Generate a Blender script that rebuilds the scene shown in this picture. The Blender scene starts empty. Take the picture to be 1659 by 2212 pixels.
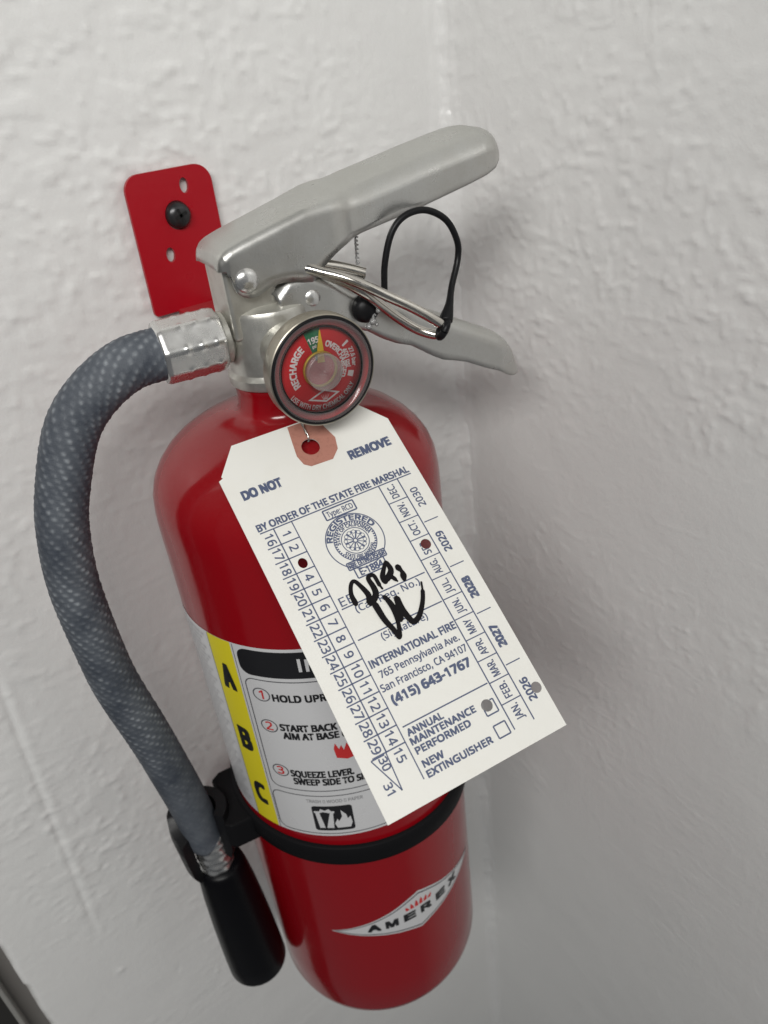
import bpy, bmesh, math, random
import numpy as np
from mathutils import Vector, Matrix, geometry

# ------------------------------------------------------------------ scene, camera, light
sc = bpy.context.scene
COL = sc.collection
MM = 0.001
ZB = 1.0                                   # height of the cylinder's foot in metres
EXT_Y, EXT_ROT = -0.064, math.radians(-8)  # cylinder axis stands 64 mm off the wall, turned 8 degrees


def camera():
    p, r, h = math.radians(31.25), math.radians(-7), math.radians(33)
    fw = Vector((math.sin(h) * math.cos(p), math.cos(h) * math.cos(p), -math.sin(p)))
    rt = Vector((math.cos(h), -math.sin(h), 0))
    up = rt.cross(fw)
    rt2 = rt * math.cos(r) + up * math.sin(r)
    up2 = -rt * math.sin(r) + up * math.cos(r)
    cd = bpy.data.cameras.new('camera')
    co = bpy.data.objects.new('camera', cd)
    COL.objects.link(co)
    m = Matrix((rt2, up2, -fw)).transposed().to_4x4()
    m.translation = Vector((-0.11537, -0.29867, ZB + 0.428))
    co.matrix_world = m
    cd.sensor_fit = 'VERTICAL'
    cd.sensor_height = 36
    cd.lens = 1661 / 2212 * 36
    cd.clip_start, cd.clip_end = 0.01, 50
    cd.dof.use_dof = True
    cd.dof.focus_distance = 0.240
    cd.dof.aperture_fstop = 16
    sc.camera = co


camera()
w = bpy.data.worlds.new('World')
sc.world = w
w.use_nodes = True
w.node_tree.nodes['Background'].inputs[0].default_value = (0.93, 0.96, 1.0, 1)
w.node_tree.nodes['Background'].inputs[1].default_value = 0.105


def area(name, loc, target, sx, sy, power, col):
    ld = bpy.data.lights.new(name, 'AREA')
    ld.shape, ld.size, ld.size_y = 'RECTANGLE', sx, sy
    ld.energy, ld.color = power, col
    o = bpy.data.objects.new(name, ld)
    COL.objects.link(o)
    o.location = loc
    o.rotation_euler = (Vector(target) - Vector(loc)).to_track_quat('-Z', 'Y').to_euler()


# the room's one lamp: a small diffuser panel high up, in front and to the left
area('ceiling_lamp', (-0.58, -0.80, ZB + 0.96), (0.0, -0.02, ZB + 0.36), 0.80, 0.24, 10.8, (1.0, 0.99, 0.96))
vs = sc.view_settings
vs.view_transform, vs.look, vs.exposure, vs.gamma = 'Standard', 'None', 0.0, 1.0

# ------------------------------------------------------------------ helpers
PI = math.pi
rng = np.random.default_rng(7)
random.seed(5)


def mesh(name, verts, faces, mat=None, parent=None, smooth=True, xf=None):
    """verts in millimetres -> one mesh object"""
    me = bpy.data.meshes.new(name)
    v = np.asarray(verts, float) * MM
    me.from_pydata(v.tolist(), [], [list(map(int, f)) for f in faces])
    me.update()
    if smooth:
        me.polygons.foreach_set('use_smooth', [True] * len(me.polygons))
    o = bpy.data.objects.new(name, me)
    COL.objects.link(o)
    if mat:
        me.materials.append(mat)
    if parent:
        o.parent = parent
    return o


def recenter(o, M):
    """top-level thing given in the cylinder's frame: put its origin at its own lowest centre"""
    me = o.data
    co = np.array([v.co[:] for v in me.vertices])
    c = Vector(((co[:, 0].min() + co[:, 0].max()) / 2, (co[:, 1].min() + co[:, 1].max()) / 2, co[:, 2].min()))
    me.transform(Matrix.Translation(-c))
    o.matrix_world = M @ Matrix.Translation(c)


def tag(o, label, cat, group=None):
    o['label'], o['category'] = label, cat
    if group:
        o['group'] = group


def bevel(o, wd, seg=3, ang=35):
    m = o.modifiers.new('bevel', 'BEVEL')
    m.width, m.segments, m.limit_method, m.angle_limit = wd * MM, seg, 'ANGLE', math.radians(ang)


def flat_by_angle(o, ang=40):
    me = o.data
    bm = bmesh.new()
    bm.from_mesh(me)
    for e in bm.edges:
        if len(e.link_faces) == 2 and e.calc_face_angle(0) > math.radians(ang):
            e.smooth = False
    bm.to_mesh(me)
    bm.free()


class Geo:
    """collects shapes (mm)"""
    def __init__(s):
        s.v, s.f = [], []

    def add(s, v, f):
        n = len(s.v)
        s.v += [tuple(map(float, q)) for q in v]
        s.f += [[i + n for i in q] for q in f]
        return s

    def box(s, x0, x1, y0, y1, z0, z1):
        v = [(x, y, z) for x in (x0, x1) for y in (y0, y1) for z in (z0, z1)]
        return s.add(v, [(0, 1, 3, 2), (4, 6, 7, 5), (0, 4, 5, 1), (2, 3, 7, 6), (0, 2, 6, 4), (1, 5, 7, 3)])

    def lathe(s, prof, seg=64, axis='z', o=(0, 0, 0), closed=False):
        """prof: (radius, height) from one end to the other"""
        v, f = [], []
        for r, h in prof:
            for k in range(seg):
                a = 2 * PI * k / seg
                c, d = r * math.cos(a), r * math.sin(a)
                if axis == 'z':
                    q = (c, d, h)
                elif axis == 'x':
                    q = (h, c, d)
                else:                      # along -y (towards the viewer)
                    q = (c, -h, d)
                v.append((q[0] + o[0], q[1] + o[1], q[2] + o[2]))
        n = len(prof)
        for i in range(n - 1 if not closed else n):
            j = (i + 1) % n
            for k in range(seg):
                l = (k + 1) % seg
                f.append((i * seg + k, i * seg + l, j * seg + l, j * seg + k))
        if not closed:
            if prof[0][0] > 1e-6:
                f.append(list(range(seg))[::-1])
            if prof[-1][0] > 1e-6:
                f.append([(n - 1) * seg + k for k in range(seg)])
        return s.add(v, f)

    def tube(s, pts, rad, seg=16, cap=True):
        p = [Vector(q) for q in pts]
        n = len(p)
        R = rad if hasattr(rad, '__len__') else [rad] * n
        t = [(p[min(i + 1, n - 1)] - p[max(i - 1, 0)]).normalized() for i in range(n)]
        u = t[0].orthogonal().normalized()
        v, f = [], []
        for i in range(n):
            u = (u - t[i] * u.dot(t[i])).normalized()
            b = t[i].cross(u)
            for k in range(seg):
                a = 2 * PI * k / seg
                v.append(p[i] + (u * math.cos(a) + b * math.sin(a)) * R[i])
        for i in range(n - 1):
            for k in range(seg):
                l = (k + 1) % seg
                f.append((i * seg + k, i * seg + l, (i + 1) * seg + l, (i + 1) * seg + k))
        if cap:
            f.append(list(range(seg))[::-1])
            f.append([(n - 1) * seg + k for k in range(seg)])
        return s.add(v, f)

    def obj(s, name, mat, parent=None, smooth=True):
        return mesh(name, s.v, s.f, mat, parent, smooth)


def catmull(pts, n):
    p = [np.array(q, float) for q in pts]
    p = [2 * p[0] - p[1]] + p + [2 * p[-1] - p[-2]]
    out = []
    for i in range(1, len(p) - 2):
        for k in range(n):
            t = k / n
            a, b, c, d = p[i - 1], p[i], p[i + 1], p[i + 2]
            out.append(0.5 * (2 * b + (c - a) * t + (2 * a - 5 * b + 4 * c - d) * t ** 2 + (3 * b - a - 3 * c + d) * t ** 3))
    out.append(p[-2])
    return out


def resample(pts, n):
    p = np.array([list(q) for q in pts])
    d = np.r_[0, np.cumsum(np.linalg.norm(np.diff(p, axis=0), axis=1))]
    s = np.linspace(0, d[-1], n)
    return np.stack([np.interp(s, d, p[:, i]) for i in range(p.shape[1])], 1), d[-1]


def circle(cx, cy, rx, ry=None, n=28, rot=0):
    ry = ry or rx
    return [(cx + rx * math.cos(2 * PI * k / n) * math.cos(rot) - ry * math.sin(2 * PI * k / n) * math.sin(rot),
             cy + rx * math.cos(2 * PI * k / n) * math.sin(rot) + ry * math.sin(2 * PI * k / n) * math.cos(rot)) for k in range(n)]


def rrect(x0, x1, y0, y1, r, n=6):
    if not hasattr(r, '__len__'):
        r = (r,) * 4
    o = []
    for cx, cy, a0, q in ((x1 - r[0], y1 - r[0], 0, r[0]), (x0 + r[1], y1 - r[1], 90, r[1]), (x0 + r[2], y0 + r[2], 180, r[2]), (x1 - r[3], y0 + r[3], 270, r[3])):
        for k in range(n + 1):
            a = math.radians(a0 + 90 * k / n)
            o.append((cx + q * math.cos(a), cy + q * math.sin(a)))
    return o


def inside(pt, poly):
    x, y = pt
    c = False
    for i in range(len(poly)):
        x0, y0 = poly[i]
        x1, y1 = poly[i - 1]
        if (y0 > y) != (y1 > y) and x < (x1 - x0) * (y - y0) / (y1 - y0) + x0:
            c = not c
    return c


def fill(outer, holes=(), step=None):
    """triangulated 2D region: points, triangles, loops"""
    loops, pts = [], []
    for lp in [outer] + list(holes):
        loops.append(list(range(len(pts), len(pts) + len(lp))))
        pts += [tuple(q) for q in lp]
    edges = [(l[i], l[(i + 1) % len(l)]) for l in loops for i in range(len(l))]
    if step:
        xs, ys = [q[0] for q in outer], [q[1] for q in outer]
        x = min(xs) + step / 2
        while x < max(xs):
            y = min(ys) + step / 2
            while y < max(ys):
                if inside((x, y), outer) and not any(inside((x, y), h) for h in holes):
                    if min((x - q[0]) ** 2 + (y - q[1]) ** 2 for q in pts[:loops[-1][-1] + 1]) > (0.2 * step) ** 2:
                        pts.append((x, y))
                y += step
            x += step
    r = geometry.delaunay_2d_cdt([Vector(q) for q in pts], edges, [], 0, 1e-7)
    V = [(q.x, q.y) for q in r[0]]
    T = []
    for t in r[2]:
        c = (sum(V[i][0] for i in t) / 3, sum(V[i][1] for i in t) / 3)
        if inside(c, outer) and not any(inside(c, h) for h in holes):
            a, b, d = (V[i] for i in t)
            if (b[0] - a[0]) * (d[1] - a[1]) - (b[1] - a[1]) * (d[0] - a[0]) < 0:
                t = t[::-1]
            T.append(list(t))
    return V, T


def plate(outer, holes, t, step=None):
    """solid sheet: front at z=0, back at -t.  returns verts, faces"""
    V, T = fill(outer, holes, step)
    n = len(V)
    v = [(a, b, 0) for a, b in V] + [(a, b, -t) for a, b in V]
    f = [list(q) for q in T] + [[i + n for i in q[::-1]] for q in T]
    cnt = {}
    for q in T:
        for i in range(3):
            e = (q[i], q[(i + 1) % 3])
            cnt[e] = 1
    for a, b in list(cnt):
        if (b, a) not in cnt:
            f.append([a, a + n, b + n, b])
    return v, f


FONT = None
try:
    import os
    FONT = bpy.data.fonts.load(os.path.join(bpy.utils.system_resource('DATAFILES'), 'fonts', 'NotoSansMath-Regular.woff2'))
except Exception:
    FONT = None


def texts(specs):
    """specs: dicts with s, size (cap height mm), bold (stroke growth mm), align, sx, fit -> [(x, y, lift) array, faces]; baseline at y=0"""
    objs = []
    for k in [dict(s='H')] + specs:
        c = bpy.data.curves.new('t', 'FONT')
        c.body = k['s'].replace('I', 'l')          # the bundled face has a seriffed capital I
        if FONT:
            c.font = FONT
        c.size = 1.0
        c.resolution_u = 3
        c.align_x = 'LEFT'
        c.space_character = k.get('sp', 1.0)
        o = bpy.data.objects.new('t', c)
        COL.objects.link(o)
        objs.append(o)
    bpy.context.view_layer.update()
    dg = bpy.context.evaluated_depsgraph_get()
    out, cap = [], None
    for k, o in zip([None] + specs, objs):
        me = bpy.data.meshes.new_from_object(o.evaluated_get(dg))
        v = np.array([q.co[:2] for q in me.vertices]).reshape(-1, 2)
        f = [list(p.vertices) for p in me.polygons]
        bpy.data.meshes.remove(me)
        if k is None:
            cap = v[:, 1].max()
            continue
        v = v * (k['size'] / cap)
        if len(v):
            x0, x1 = v[:, 0].min(), v[:, 0].max()
            v[:, 0] -= x0
            wd = x1 - x0
            sx = k['fit'] / wd if k.get('fit') else k.get('sx', 1.0)
            v[:, 0] *= sx
            wd *= sx
            if k.get('align', 'l') == 'c':
                v[:, 0] -= wd / 2
        b = k.get('bold', 0)
        offs = [(0, 0)] if not b else [(0, 0), (b, b), (-b, b), (b, -b), (-b, -b)]
        if b > 0.3:
            offs = [(b * i / 3, b * j / 3) for i in range(-3, 4) for j in range(-3, 4)]
        n = len(v)
        V = np.concatenate([np.c_[v + np.array(q), np.full(n, (0.006 if b < 0.3 else 0.002) * i)] for i, q in enumerate(offs)]) if n else np.zeros((0, 3))
        out.append((V, [[i + n * j for i in q] for j in range(len(offs)) for q in f]))
    for o in objs:
        d = o.data
        bpy.data.objects.remove(o)
        bpy.data.curves.remove(d)
    return out


# ------------------------------------------------------------------ materials
def mat(name, col, rough=0.5, metal=0.0, **k):
    m = bpy.data.materials.new(name)
    m.use_nodes = True
    nt = m.node_tree
    b = nt.nodes['Principled BSDF']
    b.inputs['Roughness'].default_value = rough
    b.inputs['Metallic'].default_value = metal
    b.inputs['Base Color'].default_value = (*col, 1)
    if 'coat' in k:
        b.inputs['Coat Weight'].default_value = k['coat']
        b.inputs['Coat Roughness'].default_value = k.get('coatr', 0.1)
    if 'spec' in k:
        b.inputs['Specular IOR Level'].default_value = k['spec']
    N = lambda t, **kw: _node(nt, t, **kw)
    tc = N('ShaderNodeTexCoord')
    obj = tc.outputs['Object']
    colsock = None
    if k.get('var'):                      # mottled colour: (scale per metre, second colour, contrast lo, hi)
        for sc_, c2, lo, hi in k['var']:
            n = N('ShaderNodeTexNoise')
            n.inputs['Scale'].default_value = sc_
            n.inputs['Detail'].default_value = 5
            n.inputs['Roughness'].default_value = 0.65
            nt.links.new(obj, n.inputs['Vector'])
            r = N('ShaderNodeMapRange')
            r.inputs[1].default_value, r.inputs[2].default_value = lo, hi
            nt.links.new(n.outputs['Fac'], r.inputs[0])
            mx = N('ShaderNodeMix')
            mx.data_type = 'RGBA'
            nt.links.new(r.outputs[0], mx.inputs[0])
            if colsock:
                nt.links.new(colsock, mx.inputs[6])
            else:
                mx.inputs[6].default_value = (*col, 1)
            mx.inputs[7].default_value = (*c2, 1)
            colsock = mx.outputs[2]
    if k.get('dust'):                     # settled dust on faces that look up
        dc, amt, nsc = k['dust']
        g = N('ShaderNodeNewGeometry')
        s = N('ShaderNodeSeparateXYZ')
        nt.links.new(g.outputs['Normal'], s.inputs[0])
        n = N('ShaderNodeTexNoise')
        n.inputs['Scale'].default_value = nsc
        n.inputs['Detail'].default_value = 8
        n.inputs['Roughness'].default_value = 0.75
        nt.links.new(obj, n.inputs['Vector'])
        r1 = N('ShaderNodeMapRange')
        r1.inputs[1].default_value, r1.inputs[2].default_value = 0.15, 0.95
        nt.links.new(s.outputs[2], r1.inputs[0])
        r2 = N('ShaderNodeMapRange')
        r2.inputs[1].default_value, r2.inputs[2].default_value = 0.3, 0.7
        r2.inputs[3].default_value = 0.35
        nt.links.new(n.outputs['Fac'], r2.inputs[0])
        mu = N('ShaderNodeMath')
        mu.operation = 'MULTIPLY'
        nt.links.new(r1.outputs[0], mu.inputs[0])
        nt.links.new(r2.outputs[0], mu.inputs[1])
        mu2 = N('ShaderNodeMath')
        mu2.operation = 'MULTIPLY'
        mu2.inputs[1].default_value = amt
        nt.links.new(mu.outputs[0], mu2.inputs[0])
        d = N('ShaderNodeBsdfDiffuse')
        d.inputs['Color'].default_value = (*dc, 1)
        ms = N('ShaderNodeMixShader')
        nt.links.new(mu2.outputs[0], ms.inputs[0])
        nt.links.new(b.outputs[0], ms.inputs[1])
        nt.links.new(d.outputs[0], ms.inputs[2])
        nt.links.new(ms.outputs[0], nt.nodes['Material Output'].inputs[0])
    if colsock:
        nt.links.new(colsock, b.inputs['Base Color'])
    if k.get('rvar'):
        sc_, a, c = k['rvar']
        n = N('ShaderNodeTexNoise')
        n.inputs['Scale'].default_value = sc_
        n.inputs['Detail'].default_value = 6
        nt.links.new(obj, n.inputs['Vector'])
        r = N('ShaderNodeMapRange')
        r.inputs[1].default_value, r.inputs[2].default_value = 0.3, 0.7
        r.inputs[3].default_value, r.inputs[4].default_value = a, c
        nt.links.new(n.outputs['Fac'], r.inputs[0])
        nt.links.new(r.outputs[0], b.inputs['Roughness'])
    if k.get('bump'):
        prev = None
        for sc_, dist, stretch in k['bump']:
            mp = N('ShaderNodeMapping')
            mp.inputs['Scale'].default_value = stretch
            nt.links.new(obj, mp.inputs[0])
            n = N('ShaderNodeTexNoise')
            n.inputs['Scale'].default_value = sc_
            n.inputs['Detail'].default_value = 4
            nt.links.new(mp.outputs[0], n.inputs['Vector'])
            bp = N('ShaderNodeBump')
            bp.inputs['Strength'].default_value = 1
            bp.inputs['Distance'].default_value = dist
            nt.links.new(n.outputs['Fac'], bp.inputs['Height'])
            if prev:
                nt.links.new(prev, bp.inputs['Normal'])
            prev = bp.outputs[0]
        nt.links.new(prev, b.inputs['Normal'])
    return m


def _node(nt, t, **kw):
    n = nt.nodes.new(t)
    for a, v in kw.items():
        setattr(n, a, v)
    return n


def clear_mat(name, tint, spec_rough=0.08, haze=0.0, hazecol=(0.8, 0.8, 0.8)):
    """thin clear plastic: transparent with a fresnel gloss and a little haze"""
    m = bpy.data.materials.new(name)
    m.use_nodes = True
    nt = m.node_tree
    nt.nodes.remove(nt.nodes['Principled BSDF'])
    out = nt.nodes['Material Output']
    tr = nt.nodes.new('ShaderNodeBsdfTransparent')
    tr.inputs[0].default_value = (*tint, 1)
    gl = nt.nodes.new('ShaderNodeBsdfGlossy')
    gl.inputs['Roughness'].default_value = spec_rough
    df = nt.nodes.new('ShaderNodeBsdfDiffuse')
    df.inputs[0].default_value = (*hazecol, 1)
    m1 = nt.nodes.new('ShaderNodeMixShader')
    m1.inputs[0].default_value = haze
    nt.links.new(tr.outputs[0], m1.inputs[1])
    nt.links.new(df.outputs[0], m1.inputs[2])
    fr = nt.nodes.new('ShaderNodeFresnel')
    fr.inputs[0].default_value = 1.49
    m2 = nt.nodes.new('ShaderNodeMixShader')
    nt.links.new(fr.outputs[0], m2.inputs[0])
    nt.links.new(m1.outputs[0], m2.inputs[1])
    nt.links.new(gl.outputs[0], m2.inputs[2])
    nt.links.new(m2.outputs[0], out.inputs[0])
    return m


M = {}
M['wall'] = mat('white_wall_paint', (0.75, 0.748, 0.735), 0.33, var=[(9, (0.725, 0.72, 0.71), 0.4, 0.7), (900, (0.69, 0.68, 0.66), 0.66, 0.8)],
                bump=[(1100, 0.00005, (1, 1, 1)), (300, 0.00014, (1, 1, 1))], spec=0.5)
M['red'] = mat('red_enamel', (0.26, 0.0018, 0.006), 0.2, spec=0.5, dust=((0.30, 0.16, 0.15), 0.085, 700), rvar=(60, 0.10, 0.19),
               bump=[(90, 0.00005, (1, 1, 1))])
M['bracket'] = mat('red_bracket_paint', (0.36, 0.004, 0.012), 0.3, coat=0.12, coatr=0.2, spec=0.3, rvar=(120, 0.25, 0.42), bump=[(300, 0.00005, (1, 1, 1))],
                   dust=((0.5, 0.35, 0.33), 0.12, 900))
M['alu'] = mat('satin_aluminium', (0.60, 0.60, 0.585), 0.32, 0.95, rvar=(90, 0.24, 0.40), var=[(40, (0.52, 0.51, 0.48), 0.4, 0.7), (1500, (0.5, 0.49, 0.46), 0.55, 0.75)],
               bump=[(1600, 0.000025, (1, 1, 1))], dust=((0.42, 0.42, 0.39), 0.72, 2200))
M['cast'] = mat('machined_valve_metal', (0.60, 0.59, 0.55), 0.34, 0.85, rvar=(70, 0.26, 0.44), var=[(150, (0.45, 0.44, 0.40), 0.45, 0.75)],
                bump=[(900, 0.00004, (1, 1, 0.15))], dust=((0.42, 0.41, 0.36), 0.6, 1500))
M['ferrule'] = mat('crimped_aluminium', (0.74, 0.74, 0.73), 0.27, 0.95, rvar=(200, 0.22, 0.34), bump=[(300, 0.00003, (1, 1, 1))], dust=((0.45, 0.43, 0.40), 0.5, 900))
M['steel'] = mat('plated_steel', (0.66, 0.63, 0.58), 0.16, 1.0, rvar=(300, 0.1, 0.26))
M['nickel'] = mat('dull_nickel_bezel', (0.42, 0.39, 0.33), 0.34, 0.95, rvar=(300, 0.28, 0.46), dust=((0.21, 0.19, 0.15), 0.7, 1300))
M['black'] = mat('black_plastic', (0.007, 0.007, 0.008), 0.38, rvar=(200, 0.3, 0.5), spec=0.2)
M['blackdull'] = mat('black_strap_vinyl', (0.008, 0.008, 0.009), 0.5, dust=((0.02, 0.018, 0.018), 0.2, 500), spec=0.05)
M['horn'] = mat('black_nozzle_plastic', (0.003, 0.003, 0.004), 0.34, spec=0.14)
M['screw'] = mat('black_oxide_steel', (0.05, 0.05, 0.052), 0.3, 0.7)
M['card'] = mat('tag_card', (0.75, 0.742, 0.70), 0.6, var=[(45, (0.715, 0.70, 0.645), 0.5, 0.85), (2200, (0.68, 0.66, 0.60), 0.66, 0.8)], bump=[(2500, 0.00001, (1, 1, 1))])
M['patch'] = mat('brown_paper_patch', (0.40, 0.175, 0.13), 0.7, var=[(700, (0.33, 0.14, 0.10), 0.5, 0.7)])
M['ink'] = mat('navy_printing_ink', (0.075, 0.095, 0.17), 0.6)
M['marker'] = mat('black_marker_ink', (0.006, 0.005, 0.006), 0.7, spec=0.15)
M['labwhite'] = mat('silver_white_label', (0.66, 0.66, 0.67), 0.3, 0.1, coat=0.3, rvar=(50, 0.25, 0.36))
M['labyellow'] = mat('yellow_label_stripe', (0.72, 0.62, 0.02), 0.35)
M['labblack'] = mat('black_label_print', (0.012, 0.012, 0.014), 0.3)
M['labred'] = mat('red_label_print', (0.55, 0.03, 0.03), 0.4)
M['labgrey'] = mat('grey_label_outline', (0.10, 0.10, 0.11), 0.4)
M['labsmall'] = mat('grey_fine_print', (0.30, 0.30, 0.31), 0.4)
M['dial'] = mat('red_dial_face', (0.58, 0.016, 0.02), 0.5)
M['dialwhite'] = mat('white_dial_print', (0.8, 0.75, 0.74), 0.5)
M['green'] = mat('green_dial_zone', (0.02, 0.16, 0.07), 0.5)
M['yellow'] = mat('yellow_needle', (0.78, 0.52, 0.02), 0.4)
M['brass'] = mat('brass_hub', (0.62, 0.45, 0.06), 0.45, 0.3)
M['lens'] = clear_mat('clear_gauge_lens', (1, 1, 1), 0.05, 0.01)
M['lensrim'] = clear_mat('hazy_lens_rim', (0.9, 0.86, 0.86), 0.15, 0.22, (0.36, 0.30, 0.30))
M['boss'] = mat('ribbed_lens_boss', (0.40, 0.36, 0.36), 0.22, 0.3)
M['boss'].node_tree.nodes['Principled BSDF'].inputs['Alpha'].default_value = 0.58
M['clearseal'] = clear_mat('clear_seal_plastic', (0.86, 0.86, 0.86), 0.1, 0.25, (0.75, 0.75, 0.75))
M['wire'] = mat('tag_wire', (0.6, 0.58, 0.55), 0.25, 1.0)
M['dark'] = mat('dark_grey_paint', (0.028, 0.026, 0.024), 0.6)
M['trim'] = mat('grey_edge_trim', (0.26, 0.255, 0.24), 0.5, 0.0)
M['return_shade'] = mat('return_shade_grey', (0.16, 0.15, 0.14), 0.6)  # shade on the wall's return, put into a dark grey colour


def hose_material():
    m = bpy.data.materials.new('braided_hose_cover')
    m.use_nodes = True
    nt = m.node_tree
    b = nt.nodes['Principled BSDF']
    b.inputs['Roughness'].default_value = 0.62
    at = _node(nt, 'ShaderNodeAttribute', attribute_name='weave')
    tc = nt.nodes.new('ShaderNodeTexCoord')
    n = nt.nodes.new('ShaderNodeTexNoise')
    n.inputs['Scale'].default_value = 75
    n.inputs['Detail'].default_value = 8
    n.inputs['Roughness'].default_value = 0.7
    nt.links.new(tc.outputs['Object'], n.inputs['Vector'])
    r = nt.nodes.new('ShaderNodeMapRange')
    r.inputs[1].default_value, r.inputs[2].default_value, r.inputs[3].default_value, r.inputs[4].default_value = 0.32, 0.64, 0.12, 1.0
    nt.links.new(n.outputs['Fac'], r.inputs[0])
    mu = _node(nt, 'ShaderNodeMath', operation='MULTIPLY')
    nt.links.new(r.outputs[0], mu.inputs[0])
    nt.links.new(at.outputs['Fac'], mu.inputs[1])
    cr = nt.nodes.new('ShaderNodeMix')
    cr.data_type = 'RGBA'
    cr.inputs[6].default_value = (0.030, 0.038, 0.054, 1)
    cr.inputs[7].default_value = (0.33, 0.355, 0.38, 1)
    nt.links.new(mu.outputs[0], cr.inputs[0])
    nt.links.new(cr.outputs[2], b.inputs['Base Color'])
    n2 = nt.nodes.new('ShaderNodeTexNoise')
    n2.inputs['Scale'].default_value = 2500
    nt.links.new(tc.outputs['Object'], n2.inputs['Vector'])
    bp = nt.nodes.new('ShaderNodeBump')
    bp.inputs['Distance'].default_value = 0.00015
    nt.links.new(n2.outputs['Fac'], bp.inputs['Height'])
    nt.links.new(bp.outputs[0], b.inputs['Normal'])
    return m


M['hose'] = hose_material()

# ------------------------------------------------------------------ the setting: two painted walls meeting in a corner


def vnoise(x, y, seed):
    """smooth value noise, unit cells"""
    g = np.random.default_rng(seed).random((256, 256))
    xi, yi = np.floor(x).astype(int), np.floor(y).astype(int)
    fx, fy = x - xi, y - yi
    fx, fy = fx * fx * fx * (fx * (6 * fx - 15) + 10), fy * fy * fy * (fy * (6 * fy - 15) + 10)
    a, b = g[xi % 256, yi % 256], g[(xi + 1) % 256, yi % 256]
    c, d = g[xi % 256, (yi + 1) % 256], g[(xi + 1) % 256, (yi + 1) % 256]
    return (a * (1 - fx) + b * fx) * (1 - fy) + (c * (1 - fx) + d * fx) * fy - 0.5


def relief(a, z, seed, amp=1.0):
    """thick, brushed paint over rough plaster: a across, z up (mm)"""
    wa, wz = a + 5 * vnoise(a / 17, z / 17, seed + 20), z + 5 * vnoise(a / 17, z / 17, seed + 21)
    h = 0.8 * vnoise(a / 60, z / 75, seed) + 0.35 * vnoise(wa / 19, wz / 17, seed + 1)
    rough = np.clip(0.42 + 1.7 * vnoise(a / 60, z / 60, seed + 3) + (z - 200) / 620, 0.08, 1.0)
    n = vnoise(wa / 8.0, wz / 6.5, seed + 2)
    h += rough * (2.3 * np.clip(n - 0.12, 0, 0.16) + 0.22 * n)                 # flattened blobs of filler
    n2 = vnoise(wa / 3.4, wz / 2.9, seed + 4)
    h += rough * (0.26 * n2 + 2.8 * np.clip(n2 - 0.22, 0, 0.14))                # grit under the paint
    n3 = vnoise(wa / 15, wz / 11, seed + 12)
    gate = np.clip(3.0 * vnoise(a / 33, z / 33, seed + 13) + 0.2, 0, 1)
    h += (0.12 + 0.35 * rough) * np.exp(-(n3 / 0.035) ** 2) * gate                                # ridges and drip edges
    n4 = vnoise(wa / 5.5, wz / 5.5, seed + 14)
    h -= rough * 1.5 * np.clip(n4 - 0.3, 0, 0.2)                                # pits
    # brush drags: long shallow streaks
    h += 0.15 * vnoise((a + 0.12 * z) / 26, (z - 0.08 * a) / 2.2, seed + 6) * np.clip(1.4 * vnoise(a / 50, z / 40, seed + 7) + 0.35, 0, 1)
    h += 0.11 * vnoise(a / 2.6, z / 30, seed + 8) * np.clip(1.4 * vnoise(a / 45, z / 60, seed + 9) + 0.2, 0, 1)
    r = np.random.default_rng(seed + 50)
    for _ in range(90):                   # blobs, drips and scars in the paint
        ca, cz = r.uniform(-180, 150), r.uniform(-60, 480)
        sa, sz = r.uniform(1.0, 2.4), r.uniform(1.0, 4.5)
        th = r.uniform(-0.6, 0.6)
        k = r.choice([0.9, 0.7, -0.5]) * r.uniform(0.4, 1.0)
        m = (np.abs(a - ca) < 16) & (np.abs(z - cz) < 16)
        da, dz = a[m] - ca, z[m] - cz
        u, v = da * math.cos(th) + dz * math.sin(th), -da * math.sin(th) + dz * math.cos(th)
        h[m] += k * np.exp(-(u / sa) ** 2 - (v / sz) ** 2)
    return h * amp


def axis_coords(lo, hi, flo, fhi, st):
    fine = np.arange(flo, fhi + st / 2, st)
    left, right = [], []
    x, s = flo, st
    while x > lo:
        s *= 1.25
        x = max(lo, x - s)
        left.append(x)
    x, s = fine[-1], st
    while x < hi:
        s *= 1.25
        x = min(hi, x + s)
        right.append(x)
    return np.r_[left[::-1], fine, right]


XC, XE = 138.0, -172.0                    # inside corner and the wall's outer edge


def grid_faces(n, m, flip=False):
    i = (np.arange(n - 1)[:, None] * m + np.arange(m - 1)[None]).ravel()
    q = np.stack([i, i + 1, i + m + 1, i + m], 1)
    return (q[:, ::-1] if flip else q).tolist()


def bead(d, z, seed):                     # paint and filler built up in the corner
    wv = 1 + 0.9 * vnoise(z / 22, z * 0 + 3.3, seed) + 0.5 * vnoise(z / 6, z * 0 + 1.3, seed + 1)
    return 4.2 * wv * np.exp(-(d / 3.4) ** 2) + 0.5 * np.exp(-((d - 6 - 3 * vnoise(z / 14, z * 0 + 7.7, seed + 2)) / 1.6) ** 2)


zc = axis_coords(-950, 1400, -235, 470, 1.0)
xc = np.r_[np.arange(XE, XC + 0.1, 1.0)]
xc[-1] = XC
A_, Z_ = np.meshgrid(xc, zc, indexing='ij')
H_ = relief(A_, Z_, 11, 0.74) + bead(XC - A_, Z_, 71)
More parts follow.
